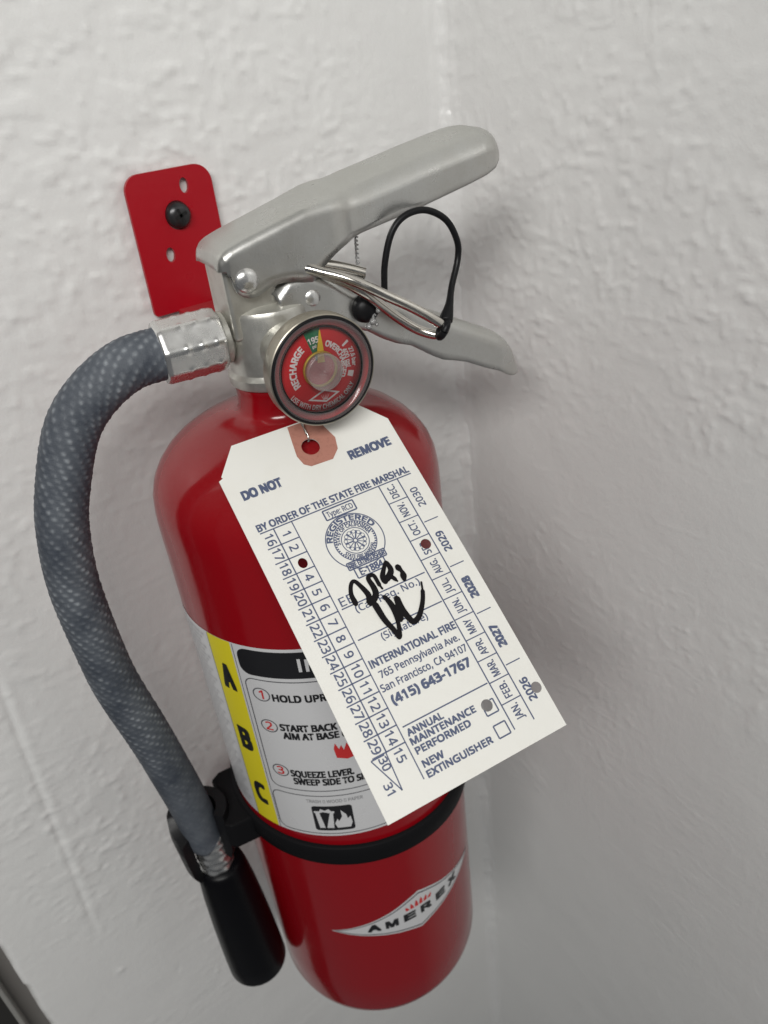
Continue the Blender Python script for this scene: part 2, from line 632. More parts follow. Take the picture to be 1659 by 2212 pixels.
# an old vertical crack in the plaster and a rounded, chipped outer edge
gx = -121.3 - 0.063 * (217 - Z_) + 2.2 * vnoise(Z_ / 30, Z_ * 0, 91)
H_ -= 0.55 * np.exp(-((A_ - gx) / 1.3) ** 2) * np.clip((235 - Z_) / 20, 0, 1) * np.clip((Z_ - 40) / 30, 0, 1)
H_ += 0.25 * np.exp(-((A_ - gx - 3.2) / 2.0) ** 2) * np.clip((235 - Z_) / 20, 0, 1) * np.clip((Z_ - 40) / 30, 0, 1)
H_ -= 3.5 * np.exp(-((A_ - XE) / 2.0) ** 2) * (1 + 1.4 * vnoise(Z_ / 9, Z_ * 0, 92))
H_[0, :] -= 8
V_ = np.stack([A_, -H_, Z_], -1).reshape(-1, 3)
wl = mesh('wall_left', V_, grid_faces(*A_.shape, flip=True), M['wall'])
wl.location = (0, 0, ZB)
wl['kind'] = 'structure'
# the wall's return and the dark recess past its edge
g = Geo().box(XE + 1, XC + 60, 7, 90, -950, 1400)
o = g.obj('wall_core', M['wall'], wl, smooth=False)

yc = axis_coords(-900, 0, -300, 0, 1.0)
yc = np.unique(np.clip(yc, -900, 0))
A_, Z_ = np.meshgrid(yc, zc, indexing='ij')
H_ = relief(A_ + 700, Z_, 37, 0.62) + bead(-A_, Z_, 71)
V_ = np.stack([XC - H_, A_, Z_], -1).reshape(-1, 3)
wr = mesh('wall_right', V_, grid_faces(*A_.shape, flip=True), M['wall'])
wr.location = (0, 0, ZB)
wr['kind'] = 'structure'
g = Geo().box(XC + 7, XC + 60, -900, 6, -950, 1400)
g.obj('wall_core', M['wall'], wr, smooth=False)

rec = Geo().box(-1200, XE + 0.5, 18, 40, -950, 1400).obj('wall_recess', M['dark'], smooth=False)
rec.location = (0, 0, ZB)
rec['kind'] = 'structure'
o = Geo().box(XE - 9.0, XE - 6.8, -3.5, 19, -950, 1400).obj('edge_trim', M['trim'], rec, smooth=False)
bevel(o, 0.6, 2)
Geo().box(XE - 6.8, XE + 1.2, 3.5, 17.9, -950, 1400).obj('painted_return_shade', M['return_shade'], rec, smooth=False)  # recessed strip coloured dark as shade between wall edge and trim

# ------------------------------------------------------------------ the wall bracket
br = bpy.data.objects.new('wall_bracket', None)
COL.objects.link(br)
br.location = (0, -0.001, ZB + 0.346)
tag(br, 'red painted steel wall bracket plate with slots, screwed to the wall behind the valve', 'wall bracket')
# plate in (x, z) with z from the plate's foot; front face 3 mm off the wall
out = rrect(-17, 17.2, 0, 50.8, (6.5, 6.0, 1.5, 1.5), 7)
out = [(x - (0.7 if (x < -10 and z < 17) else 0), z) for x, z in out]
holes = [circle(5.7, 44.3, 1.75, 2.7), circle(-5.7, 21.3, 1.75, 2.7), circle(0.6, 34.6, 4.9, 5.2)]
v, f = plate(out, holes, 1.7)
v = [(x, -2.2 - q, z) for x, z, q in [(a, b, c) for a, b, c in v]]
pl = mesh('back_plate', v, f, M['bracket'], br, smooth=False)
bevel(pl, 0.45, 3)
g = Geo().box(-8, 8, -44, -1.6, -1.6, 0.6)
hk = g.obj('hanging_hook', M['bracket'], br, smooth=False)
bevel(hk, 0.5, 2)
# pan head screw with the shade of a cross recess painted on as flat black bars
g = Geo().lathe([(2.2, -2), (2.2, 1.6), (4.75, 1.7), (4.85, 2.7), (4.6, 3.8), (3.7, 4.8), (2.2, 5.4), (0.0, 5.55)], 40, 'y', (0.6, 0, 34.7))
sw = g.obj('screw', M['screw'], br)
flat_by_angle(sw, 60)
g = Geo()
for a in (0.35, 0.35 + PI / 2):
    c, s_ = math.cos(a), math.sin(a)
    q = []
    for px, pz in ((-2.6, -0.55), (2.6, -0.55), (2.6, 0.55), (-2.6, 0.55)):
        q.append((0.6 + px * c - pz * s_, -5.62, 34.7 + px * s_ + pz * c))
    g.add(q, [(0, 1, 2, 3)])
g.obj('cross_recess_shade', mat('recess_shade_black', (0.003, 0.003, 0.003), 0.8), sw, smooth=False)
# ------------------------------------------------------------------ the fire extinguisher
ext = bpy.data.objects.new('fire_extinguisher', None)
COL.objects.link(ext)
ext.location = (0, EXT_Y, ZB)
ext.rotation_euler = (0, 0, EXT_ROT)
tag(ext, 'red dry chemical fire extinguisher with silver levers and grey hose, hung on the wall', 'fire extinguisher')
EXT_M = Matrix.Translation((0, EXT_Y, ZB)) @ Matrix.Rotation(EXT_ROT, 4, 'Z')

R0 = 54.0
prof = [(0, 5), (20, 4.5), (36, 2.5), (42, 0.6), (45, 0), (48.5, 0.6), (51.4, 2.4), (53.2, 5.2), (54, 9)]
prof += [(54, z) for z in range(30, 280, 20)]
prof += [(54, 286), (53.8, 291), (53.1, 296.6), (51.6, 301), (49.3, 304.8), (46.2, 308.4), (42.6, 311.4), (38, 314.2), (33, 316.5), (27, 318.6), (22, 319.9), (18.6, 320.8),
         (16.6, 322.0), (15.8, 324), (15.6, 327), (15.6, 330), (15.9, 331), (15.9, 334), (12, 334)]
tank = Geo().lathe(prof, 128).obj('tank', M['red'], ext)

# --- label on the tank: (s, z) with s the arc length from the front


def wrap(s_, z, lift):
    a = s_ / R0
    return ((R0 + lift) * math.sin(a), -(R0 + lift) * math.cos(a), z)


def wrapped(name, outer, lift, m, parent, holes=(), step=2.0):
    V, T = fill(outer, holes, step)
    return mesh(name, [wrap(x, y, lift) for x, y in V], T, m, parent)


def dense(poly, st=2.0):
    o = []
    for i in range(len(poly)):
        a, b = np.array(poly[i]), np.array(poly[(i + 1) % len(poly)])
        n = max(1, int(np.linalg.norm(b - a) / st))
        o += [tuple(a + (b - a) * k / n) for k in range(n)]
    return o


def inset_loop(x0, x1, z0, z1, r, wd):
    return dense(rrect(x0, x1, z0, z1, r)), dense(rrect(x0 + wd, x1 - wd, z0 + wd, z1 - wd, max(0.3, r - wd)))


label = wrapped('label', dense(rrect(-92, 62, 149.3, 252, 1.0), 2), 0.10, M['labwhite'], tank, step=3.0)
wrapped('yellow_stripe', dense(rrect(-66.6, -54.8, 149.4, 251.9, 0.3), 2), 0.16, M['labyellow'], tank, step=3.0)
wrapped('black_banner', dense(rrect(-52.5, 52.5, 238.2, 250.6, 4.2), 2), 0.16, M['labblack'], tank, step=3.0)
g = Geo()
for (x0, x1, z0, z1, r) in ((-52.2, 52.2, 177.2, 236.6, 4), (-53.4, 53.4, 150.6, 174.6, 4)):
    a, b = inset_loop(x0, x1, z0, z1, r, 0.5)
    V, T = fill(a, [b])
    g.add([wrap(x, y, 0.16) for x, y in V], T)
for x in (-67.0, -54.0):
    V, T = fill(dense(rrect(x, x + 0.3, 149.6, 251.6, 0.05), 3))
    g.add([wrap(p_, q_, 0.16) for p_, q_ in V], T)
g.obj('label_panel_outline', M['labgrey'], tank)

LB = 0.2
lab = [dict(s=c, size=11.2, bold=0.8, fit=5.0, align='c', at=(-60.6, z)) for c, z in (('A', 227.3), ('B', 194.0), ('C', 161.8))]
lab += [dict(s='HOLD UPRIGHT. PULL PIN.', size=3.3, bold=LB, fit=50, at=(-41.6, 226.6)),
        dict(s='START BACK 8 FEET.', size=3.3, bold=LB, fit=35, at=(-41.5, 211.3)),
        dict(s='AIM AT BASE OF FIRE.', size=3.3, bold=LB, fit=36, at=(-41.0, 206.9)),
        dict(s='SQUEEZE LEVER.', size=3.4, bold=LB, fit=25, at=(-41.7, 185.6)),
        dict(s='SWEEP SIDE TO SIDE.', size=3.4, bold=LB, fit=33, at=(-41.2, 181.1))]
sm = [dict(s='TRASH \u2022 WOOD \u2022 PAPER', size=1.8, bold=0.05, fit=23, at=(-38.0, 170.3))]
sm += [dict(s=t, size=1.25, fit=f_, at=(-90.0, z)) for t, f_, z in
       [('iiiliilili liiil ililiil ilii'[k % 5:] + 'liil ilil', 20.5 - (k * 7 % 5), 248.5 - 2.3 * k) for k in range(42)]]
circ = [dict(s=n, size=4.2, bold=0.1, align='c', at=(-46.1, z - 2.0)) for n, z in (('1', 228.9), ('2', 212.6), ('3', 187.8))]
wht = [dict(s='INSTRUCTIONS', size=5.2, bold=0.3, sp=1.15, fit=56, at=(-29.0, 241.8))]
logo_t = [dict(s=c, size=4.6, bold=0.45, fit=5.4, align='c', at=(x, 77.6)) for c, x in zip('AMEREX', (-20.5, -12.0, -3.0, 6.0, 15.2, 24.3))]


def put(specs, mp):
    g = Geo()
    for k, (v, f) in zip(specs, texts(specs)):
        g.add([mp(x, y, k, d) for x, y, d in v], f)
    return g


on_tank = lambda lift: (lambda x, y, k, d: wrap(k['at'][0] + x, k['at'][1] + y, lift + d))
put(lab, on_tank(0.24)).obj('label_lettering', M['labblack'], tank)
put(sm, on_tank(0.2)).obj('fine_print', M['labsmall'], tank)
for c_ in circ:
    put([c_], on_tank(0.24)).obj('step_number', M['labred'], tank)
put(wht, on_tank(0.26)).obj('banner_lettering', M['labwhite'], tank)
for z in (228.9, 212.6, 187.8):
    V, T = fill(circle(-46.1, z, 3.6, 3.4), [circle(-46.1, z, 3.1, 2.9)])
    mesh('number_ring', [wrap(x, y, 0.2) for x, y in V], T, M['labgrey'], tank)
fl = [(-22.0, 196.0), (-22.6, 201), (-21.8, 204), (-20.6, 200.6), (-19.6, 202.6), (-18.8, 199.8), (-17.4, 203.4), (-16.2, 200), (-14.4, 203), (-13.8, 198), (-14.6, 195.4), (-18, 194.6)]
wrapped('flame_symbol', fl, 0.2, M['labred'], tank, step=None)
bin_ = [(-34.6, 154.6), (-35.4, 164.0), (-35.9, 164.2), (-35.8, 165.2), (-33.6, 165.2), (-33.0, 166.6), (-31.2, 165.6), (-29.6, 166.6), (-28.6, 165.2), (-27.4, 165.1), (-27.4, 164.1), (-28.0, 163.8), (-28.7, 154.6)]
fire_ = [(-27.2, 154.6), (-28.0, 157.4), (-26.6, 160.4), (-26.2, 158.6), (-24.6, 161.6), (-24.8, 165.6), (-22.8, 162.6), (-22.4, 160), (-21.2, 161.4), (-20.8, 157.4), (-21.8, 154.6)]
wrapped('pictogram_square', dense(rrect(-36.6, -20.0, 152.9, 168.2, 1.4), 2), 0.17, M['labblack'], tank, step=3)
wrapped('bin_symbol', bin_, 0.24, M['labwhite'], tank, step=None)
wrapped('fire_symbol', fire_, 0.24, M['labwhite'], tank, step=None)

# --- maker's emblem low on the front
def emblem(k, cx=2.5, cz=80.5):
    up = [(-43.5, -2.6), (-34, 0.6), (-24, 4.2), (-14, 8.3), (-6, 12.2), (0, 14.6)]
    dn = [(0, -13.6), (-6, -11.4), (-16, -8.6), (-24, -6.6), (-34, -4.6)]
    pts = up + [(-x, z) for x, z in up[-2::-1]] + [(-x, z) for x, z in dn[::-1]] + dn[1:]
    return dense([(cx + x * k[0], cz + z * k[1]) for x, z in pts], 2)


wrapped('emblem_sticker', emblem((1, 1)), 0.10, M['labwhite'], tank, step=3)
a, b = emblem((0.965, 0.91)), emblem((0.925, 0.84))
wrapped('emblem_outline', a, 0.16, M['labgrey'], tank, holes=[b], step=None)
put(logo_t, on_tank(0.2)).obj('emblem_lettering', M['labblack'], tank)
g = Geo()
for k in range(6):
    x = -4.6 + k * 2.35
    hh = (3.0, 4.0, 4.8, 4.9, 4.0, 3.0)[k]
    ln = (-1.2, -0.7, -0.2, 0.2, 0.7, 1.2)[k]
    V, T = fill([(x, 84.6), (x + 1.9, 84.6), (x + 1.75 + ln * 0.5, 84.6 + hh * 0.55), (x + 1.0 + ln, 84.6 + hh), (x + 0.2 + ln * 0.3, 84.6 + hh * 0.5)])
    g.add([wrap(p_, q_, 0.2) for p_, q_ in V], T)
g.obj('emblem_flame', M['labred'], tank)

# --- valve body
g = Geo()
g.lathe([(11, 331.5), (16.9, 332.6), (17.1, 333.4), (17.1, 335.8), (16.4, 336.6), (15.9, 337.4), (15.9, 357.0), (15.3, 358.4), (12, 359.6), (0, 359.8)], 72)
vb = g.obj('valve_body', M['cast'], ext)
flat_by_angle(vb, 30)
g = Geo().box(-15.2, 13.5, -9.6, 9.6, 350, 373.6)
vf = g.obj('valve_fork', M['cast'], ext, smooth=False)
bevel(vf, 1.2, 3)
g = Geo().lathe([(9.5, 8), (9.5, 22), (8, 23), (8, 30), (6, 31)], 40, 'y', (0.3, 0, 345.5))
o = g.obj('gauge_boss', M['cast'], ext)
flat_by_angle(o, 40)

# --- levers
def channel(stations, arc=7):
    """stations: x, top z, bottom z, half width, corner radius -> open channel, web on top"""
    V, F = [], []
    nsec = None
    for x, t, b, wd, c, e, a0, kr in stations:
        c = min(c, max(0.05, (t - b) * 0.9))
        e = min(e, wd * 0.98)
        sec = [(-wd, b + (t - c - b) * q) for q in (0, 0.25, 0.5, 0.75, 0.97, 1.0)]
        s0, c0 = math.sin(math.radians(a0)), math.cos(math.radians(a0))
        for k in range(1, arc + 1):
            a = math.radians(a0 + (90 - a0) * k / arc)
            sec.append((-wd + e * (c0 - math.cos(a)) / c0, t - c + c * (math.sin(a) - s0) / (1 - s0)))
        sec.append((0, t + 0.25))
        sec += [(-y, z) for y, z in sec[-2::-1]]
        sec = [(y, z + kr * y * min(1, max(0, (z - b) / (t - c - b + 1e-6)))) for y, z in sec]
        nsec = len(sec)
        V += [(x, y, z) for y, z in sec]
    for i in range(len(stations) - 1):
        for k in range(nsec - 1):
            F.append((i * nsec + k, i * nsec + k + 1, (i + 1) * nsec + k + 1, (i + 1) * nsec + k))
    return V, F


def interp(x, tab):
    return float(np.interp(x, [q[0] for q in tab], [q[1] for q in tab]))


top = [(-15.6, 373.7), (-15.4, 375.2), (-14.8, 376.6), (-13.6, 377.8), (-12, 378.7), (-8, 380), (14.7, 386), (22, 387.5), (32, 389.4), (38, 390.5), (60, 394.7), (70, 396.4), (78, 397.7), (84, 398.1), (88, 397.5), (91, 395.9), (93, 393.4), (93.7, 392)]
bot = [(-15.6, 373.3), (-13.8, 373.0), (-13.7, 371.5), (-13.4, 368.6), (-12.6, 366.4), (-11, 364.8), (-9, 364), (-6.5, 364), (-4.5, 364.8), (-3, 365.6), (0, 366.3), (3, 366.3), (7, 365.9), (10, 364.9), (13, 364.4), (15, 365.8),
       (17, 367.9), (19.5, 369.8), (23.6, 372.4), (28.7, 374.5), (33, 375.5), (36, 376), (46, 377.6), (56, 379.3), (75, 383.2), (83, 385), (88, 386.6), (91, 388.8), (93, 391.0), (93.7, 391.9)]
wid = [(-15.6, 10.2), (-15.0, 11.2), (-13.7, 11.9), (14, 12.0), (23, 12.0), (26, 11.4), (29.5, 10.0), (33, 9.5), (40, 9.4), (78, 9.4), (84, 9.0), (88, 7.8), (91, 5.6), (93, 2.6), (93.7, 0.5)]
crn = [(-14, 1.8), (14, 2.0), (23, 2.3), (31, 4.0), (40, 4.2), (94, 4.4)]
fol = [(-14, 1.8), (14, 2.0), (23, 2.3), (31, 4.4), (94, 5.0)]
ang = [(-14, 0), (23, 3), (31, 34), (94, 34)]
rol = [(-14, 0), (14, 0.02), (36, 0.22), (80, 0.22), (90, 0.08), (94, 0.0)]
xs = np.unique(np.r_[np.linspace(-15.6, -13.71, 10), np.linspace(-13.7, -9, 14), np.linspace(-9, 40, 44), np.linspace(40, 82, 18), np.linspace(82, 93.7, 20)])
V, F = channel([(x, interp(x, top), interp(x, bot), interp(x, wid), interp(x, crn), interp(x, fol), interp(x, ang), interp(x, rol)) for x in xs])
lev = mesh('operating_lever', V, F, M['alu'], ext)
so = lev.modifiers.new('solid', 'SOLIDIFY')
so.thickness, so.offset, so.use_even_offset = 1.7 * MM, -1, False

ctop = lambda x: 337.2 - 0.527 * (x - 65.6)
top = [(0.5, 361.5), (5, 365.5), (12, 366.5), (20, 362.5)] + [(x, ctop(x)) for x in (26, 35, 50, 65, 80, 87)] + [(91, 322.4), (94, 318.6), (96, 314.5), (97, 311)]
bot = [(0.5, 358), (4, 352), (12, 348.5), (22, 347), (31, 343), (36, 339.2), (41.7, 335.9), (47.5, 333.6), (52, 330.4), (56.4, 327.2), (61, 324.4), (66, 322.8), (71, 320.9), (76, 318.2), (81, 315.5), (86, 313.2), (91, 309.6), (94, 308.3), (97, 308)]
wid = [(0, 11.6), (20, 11.6), (34, 10.4), (60, 10.0), (88, 10.0), (93, 8.8), (97, 6.5)]
rad = [(0, 2.2), (40, 3), (97, 4)]
xs = np.unique(np.r_[np.linspace(0.5, 34, 30), np.linspace(34, 88, 40), np.linspace(88, 97, 14)])
V, F = channel([(x, interp(x, top), interp(x, bot), interp(x, wid), interp(x, rad), interp(x, rad), 0, 0) for x in xs])
car = mesh('carrying_handle', V, F, M['alu'], ext)
so = car.modifiers.new('solid', 'SOLIDIFY')
so.thickness, so.offset, so.use_even_offset = 1.7 * MM, -1, False


def rivet(x, y, z, r, parent):
    o = Geo().lathe([(r * 0.7, -3), (r * 0.7, -0.1), (r, 0), (r * 0.99, r * 0.16), (r * 0.9, r * 0.38), (r * 0.72, r * 0.55), (r * 0.45, r * 0.66), (0, r * 0.71)], 36, 'y', (x, y, z)).obj('rivet', M['ferrule'], parent)
    return o


rivet(-9.0, -12.0, 369.5, 4.3, ext)
rivet(12.0, -11.7, 359.3, 3.4, ext)
g = Geo().lathe([(1.6, -26), (1.6, 26)], 20, 'y', (-9.0, 0, 369.5))
# flat black disc on the lever, painting the shade inside the pull pin's bore
g = Geo().lathe([(2.75, -0.12), (2.75, 0.1), (2.1, 0.12)], 28, 'y', (11.2, -12.0, 369.4))
g.obj('pin_bore_shade', M['labblack'], lev)

# --- pressure gauge
gx, gz = 0.3, 345.5
g = Geo().lathe([(8, 22), (9, 30), (13, 33.5), (16.0, 35.0), (17.0, 36.2), (17.35, 37.5), (17.35, 41.4), (17.2, 42.3), (16.9, 42.5), (16.7, 42.2), (16.7, 39.0)], 96, 'y', (gx, 0, gz))
ga = g.obj('pressure_gauge', M['nickel'], ext)
flat_by_angle(ga, 45)


def disc(r, y, n=72, r_in=0):
    g = Geo()
    V = [(gx + r * math.sin(2 * PI * k / n), y, gz + r * math.cos(2 * PI * k / n)) for k in range(n)]
    if r_in:
        V += [(gx + r_in * math.sin(2 * PI * k / n), y, gz + r_in * math.cos(2 * PI * k / n)) for k in range(n)]
        F = [(k, (k + 1) % n, n + (k + 1) % n, n + k) for k in range(n)]
    else:
        F = [list(range(n))[::-1]]
    return g.add(V, F)


YD = -39.6
disc(16.7, YD).obj('dial', M['dial'], ga, smooth=False)


def pol(r, deg, y=YD - 0.1):
    a = math.radians(deg)
    return (gx + r * math.sin(a), y, gz + r * math.cos(a))


def sector(r0, r1, a0, a1, y, n=10):
    V = [pol(r0, a0 + (a1 - a0) * k / n, y) for k in range(n + 1)] + [pol(r1, a0 + (a1 - a0) * k / n, y) for k in range(n + 1)]
    return V, [(k, k + 1, n + 2 + k, n + 1 + k) for k in range(n)]


g = Geo()
g.add(*sector(3, 13.2, -17, 8, YD - 0.1))
g.obj('green_zone', M['green'], ga, smooth=False)


def bend(specs, y=None):
    """text bent round the dial: k['r'], k['mid'] degrees; flip = read from below"""
    y = YD - 0.16 if y is None else y
    g = Geo()
    for k, (v, f) in zip(specs, texts(specs)):
        P = []
        for x, yy, d in v:
            if k.get('flip'):
                P.append(pol(k['r'] - yy, k['mid'] - math.degrees(x / k['r']), y - d))
            else:
                P.append(pol(k['r'] + yy, k['mid'] + math.degrees(x / k['r']), y - d))
        g.add(P, f)
    return g


dt = [dict(s='RECHARGE', size=2.1, bold=0.12, fit=11.5, align='c', r=7.9, mid=-74),
      dict(s='OVERCHARGED', size=1.7, bold=0.1, fit=12.5, align='c', r=7.2, mid=72),
      dict(s='USE WITH DRY CHEMICAL ONLY', size=1.5, bold=0.06, fit=25.6, align='c', r=12.9, mid=-178, flip=True),
      dict(s='400 psi', size=1.45, bold=0.07, fit=5.6, align='c', r=8.9, mid=82),
      dict(s='27.6 bar', size=1.3, bold=0.07, fit=5.8, align='c', r=10.9, mid=84),
      dict(s='195', size=1.8, bold=0.07, fit=3.0, align='c', r=8.4, mid=-5),
      dict(s='psi', size=0.9, bold=0.04, fit=1.2, align='c', r=6.9, mid=-6)]
g = bend(dt)
for a0, a1, r0, r1 in ((56, 60, 9.8, 12.2), (107, 117, 9.7, 11.6)):
    g.add(*sector(r0, r1, a0, a1, YD - 0.16, 3))
pts = [(-5.6, -8.8), (0.3, -6.6), (5.4, -8.8), (0.4, -10.9)]
inn = [(-4.2, -8.8), (0.3, -7.2), (4.0, -8.8), (0.4, -10.3)]
V, T = fill(pts, [inn])
g.add([(gx + x, YD - 0.2, gz + z) for x, z in V], T)
for k in range(5):
    x = -1.3 + 0.65 * k
    V, T = fill([(0.1 + x * 0.4, -10.0), (0.35 + x * 0.4, -10.0), (0.4 + x * 1.2, -8.0)])
    g.add([(gx + px, YD - 0.16, gz + pz) for px, pz in V], T)
g.obj('dial_lettering', M['dialwhite'], ga, smooth=False)
g = Geo()
V, T = fill([(1.5, 2.0), (1.5, 6.5), (1.05, 12.0), (0.75, 12.0), (-0.5, 6.5), (-0.9, 2.2)])
g.add([(gx + x * 1.0 + 0.2, YD - 0.5, gz + z) for x, z in V], T)
o = g.obj('needle', M['yellow'], ga, smooth=False)
o.data.transform(Matrix.Translation((gx * MM, 0, gz * MM)) @ Matrix.Rotation(math.radians(2), 4, 'Y') @ Matrix.Translation((-gx * MM, 0, -gz * MM)))
Geo().lathe([(5.7, 39.6), (5.7, 40.3), (4.8, 40.4), (4.8, 39.7)], 48, 'y', (gx, 0, gz), closed=True).obj('needle_hub', M['brass'], ga)
# lens: dark gasket, hazy step, inner black ring, clear disc and ribbed centre boss
g = Geo()
tor = lambda R_, r_, h_: [(R_ + r_ * math.cos(2 * PI * k / 10), h_ + r_ * math.sin(2 * PI * k / 10)) for k in range(10)]
g.lathe(tor(16.2, 0.7, 42.1), 96, 'y', (gx, 0, gz), closed=True)
g.lathe(tor(13.5, 0.42, 41.2), 96, 'y', (gx, 0, gz), closed=True)
g.obj('gasket', M['black'], ga)
g = Geo().lathe([(16.3, 42.6), (15.2, 43.1), (14.3, 42.7), (13.5, 41.6)], 96, 'y', (gx, 0, gz))
g.f = [q for q in g.f if len(q) == 4]
g.obj('lens_rim', M['lensrim'], ga)
g = Geo().lathe([(13.5, 41.6), (13.0, 41.8), (9, 42.1), (5.4, 42.2)], 96, 'y', (gx, 0, gz))
g.f = [q for q in g.f if len(q) == 4]
g.obj('lens', M['lens'], ga)
pr = [(5.6, 41.0), (5.7, 43.6)]
for k in range(10):
    r = 5.55 - 0.52 * k
    pr += [(r, 44.1 - 0.05 * k), (r - 0.26, 43.55 - 0.05 * k)]
pr += [(0.25, 43.6), (0, 44.3)]
g = Geo().lathe(pr, 72, 'y', (gx, 0, gz))
g.f = [q for q in g.f if len(q) == 4]
g.obj('lens_boss', M['boss'], ga)

# --- hose with crimped ferrules and nozzle
g = Geo().lathe([(7, -15), (8.6, -16), (8.6, -18.2), (7.6, -18.6), (7.6, -20)], 40, 'x', (0, 0, 350))
o = g.obj('hose_nipple', M['cast'], ext)
flat_by_angle(o, 40)
V, F = [], []
NX, NT = 40, 96
for i in range(NX):
    x = -18.0 - 20.6 * i / (NX - 1)
    for k in range(NT):
        th = 2 * PI * k / NT
        ph = (th + 0.2) % (PI / 4) - PI / 8
        r = min(9.8 / math.cos(ph), 10.4)
        if i < 2 or i > NX - 3:
            r -= 0.35
        for bx in (-21.0, -26.0, -31.0):                # crimp dents at the edge of each flat
            r += 0.34 * math.exp(-((x - bx) / 0.8) ** 2 - ((ph - PI / 8 + 0.02) / 0.10) ** 2) + 0.20 * math.exp(-((x - bx) / 0.8) ** 2 - ((ph + PI / 8 - 0.02) / 0.10) ** 2)
        V.append((x, r * math.cos(th), 350 + r * math.sin(th)))
for i in range(NX - 1):
    for k in range(NT):
        F.append((i * NT + k, (i + 1) * NT + k, (i + 1) * NT + (k + 1) % NT, i * NT + (k + 1) % NT))
F.append([k for k in range(NT)])
F.append([(NX - 1) * NT + k for k in range(NT)][::-1])
fer = mesh('hose_ferrule', V, F, M['ferrule'], ext)

hp = [(-34, 0, 350), (-39, 0, 350), (-49.5, 0, 349.0), (-61.4, 0, 343.0), (-71.4, 0, 333.1), (-79.7, 0, 315.7), (-84.5, 0, 299.5), (-87.6, 0, 275.5), (-86.8, 0, 242.5), (-85.1, 0, 223.4), (-80.1, 0, 189.2), (-76.2, 0, 151.4), (-74.8, 0, 132.3), (-73.6, 0, 129.5)]
path, ln = resample(catmull(hp, 24), 620)
V, W = [], []
NT = 108
nrm = np.array([0.0, 1.0, 0.0])
for i, p_ in enumerate(path):
    t = path[min(i + 1, len(path) - 1)] - path[max(i - 1, 0)]
    t /= np.linalg.norm(t)
    b = np.cross(t, nrm)
    s_ = ln * i / (len(path) - 1)
    for k in range(NT):
        th = 2 * PI * k / NT
        # two plies of yarn crossing: short raised dashes in rows
        u = 14 * th / (2 * PI)
        row = s_ / 1.9 + 2.0 * th / (2 * PI) + 0.25 * math.sin(s_ / 5 + 2 * th)
        ri = math.floor(row)
        ph_ = 0.41 * (ri % 5) + 0.13 * math.sin(ri * 12.9)
        a1 = math.sin(2 * PI * (u + ph_) + 1.4 * (row - ri))
        a2 = math.sin(PI * (row - ri))
        amp_ = 0.75 + 0.35 * math.sin(ri * 7.31 + 3 * math.floor(u + ph_))
        d = a2 * max(0.0, 0.42 + 0.58 * a1) * amp_
        big = 0.12 * math.sin(s_ / 9 + 2 * math.sin(th)) + 0.1 * math.sin(3 * th + s_ / 23)
        fade = min(1.0, max(0.25, (s_ * -1 + 235) / 60))
        d *= fade
        r = 8.45 + 0.24 * d + big
        V.append(p_ + (nrm * math.cos(th) + b * math.sin(th)) * r)
        W.append(0.20 + 0.66 * min(1.0, max(0.0, d)) ** 1.5)
F = []
for i in range(len(path) - 1):
    for k in range(NT):
        l = (k + 1) % NT
        F.append((i * NT + k, i * NT + l, (i + 1) * NT + l, (i + 1) * NT + k))
hose = mesh('hose', V, F, M['hose'], ext)
at = hose.data.attributes.new('weave', 'FLOAT', 'POINT')
at.data.foreach_set('value', W)

prf = [(7.6, 132)]
for k in range(6):
    z = 131 - 3.9 * k
    prf += [(7.7, z), (7.9, z - 0.9), (7.2, z - 1.9), (7.6, z - 3.0)]
prf += [(7.9, 107.6), (6.5, 107)]
g = Geo().lathe(prf, 48, 'z', (-73.2, 0, 0))
for i, q in enumerate(g.v):
    a = math.atan2(q[1], q[0] + 73.2)
    k = 1 + 0.03 * math.sin(7 * a + q[2])
    g.v[i] = (-73.2 + (q[0] + 73.2) * k, q[1] * k, q[2])
g.obj('nozzle_ferrule', M['ferrule'], ext)
prf = [(5, 112), (9.6, 110), (10.8, 108.5), (11.6, 104), (12.8, 90), (13.8, 70), (14.4, 52), (14.8, 36), (14.9, 26), (14.7, 25.2), (13.8, 25), (13.4, 36), (9, 80), (5, 100)]
g = Geo().lathe(prf, 64)
g.v = [(x - 72.2 + 2.3 * (110 - z) / 95, y, z) for x, y, z in g.v]
o = g.obj('nozzle', M['horn'], ext)
flat_by_angle(o, 50)

# --- strap round the tank with the nozzle clip
prf_h = 5.6
V, F = [], []
NT = 128
for k in range(NT):
    a = 2 * PI * k / NT
    zc_ = 135.2 - 0.085 * R0 * math.sin(a)
    for dr, dz in ((0.15, -prf_h), (1.7, -prf_h), (2.2, -prf_h + 0.6), (2.3, 0), (2.2, prf_h - 0.6), (1.7, prf_h), (0.15, prf_h)):
        V.append(((R0 + dr) * math.sin(a), -(R0 + dr) * math.cos(a), zc_ + dz))
for k in range(NT):
    for j in range(6):
        l = (k + 1) % NT
        F.append((k * 7 + j, l * 7 + j, l * 7 + j + 1, k * 7 + j + 1))
strap = mesh('strap', V, F, M['blackdull'], ext)
v, f = plate([(-50, -12.5), (-52.5, -14), (-63.5, -13.5), (-66.5, -10.5), (-63.2, -4), (-62.6, 6), (-63.6, 16), (-59, 19), (-49, 19)][::-1], [], 15)
v = [(x, y, 144.0 + z) for x, y, z in v]
o = mesh('clip_web', v, f, M['blackdull'], strap, smooth=False)
bevel(o, 1.0, 2)
V, F = [], []
n = 44
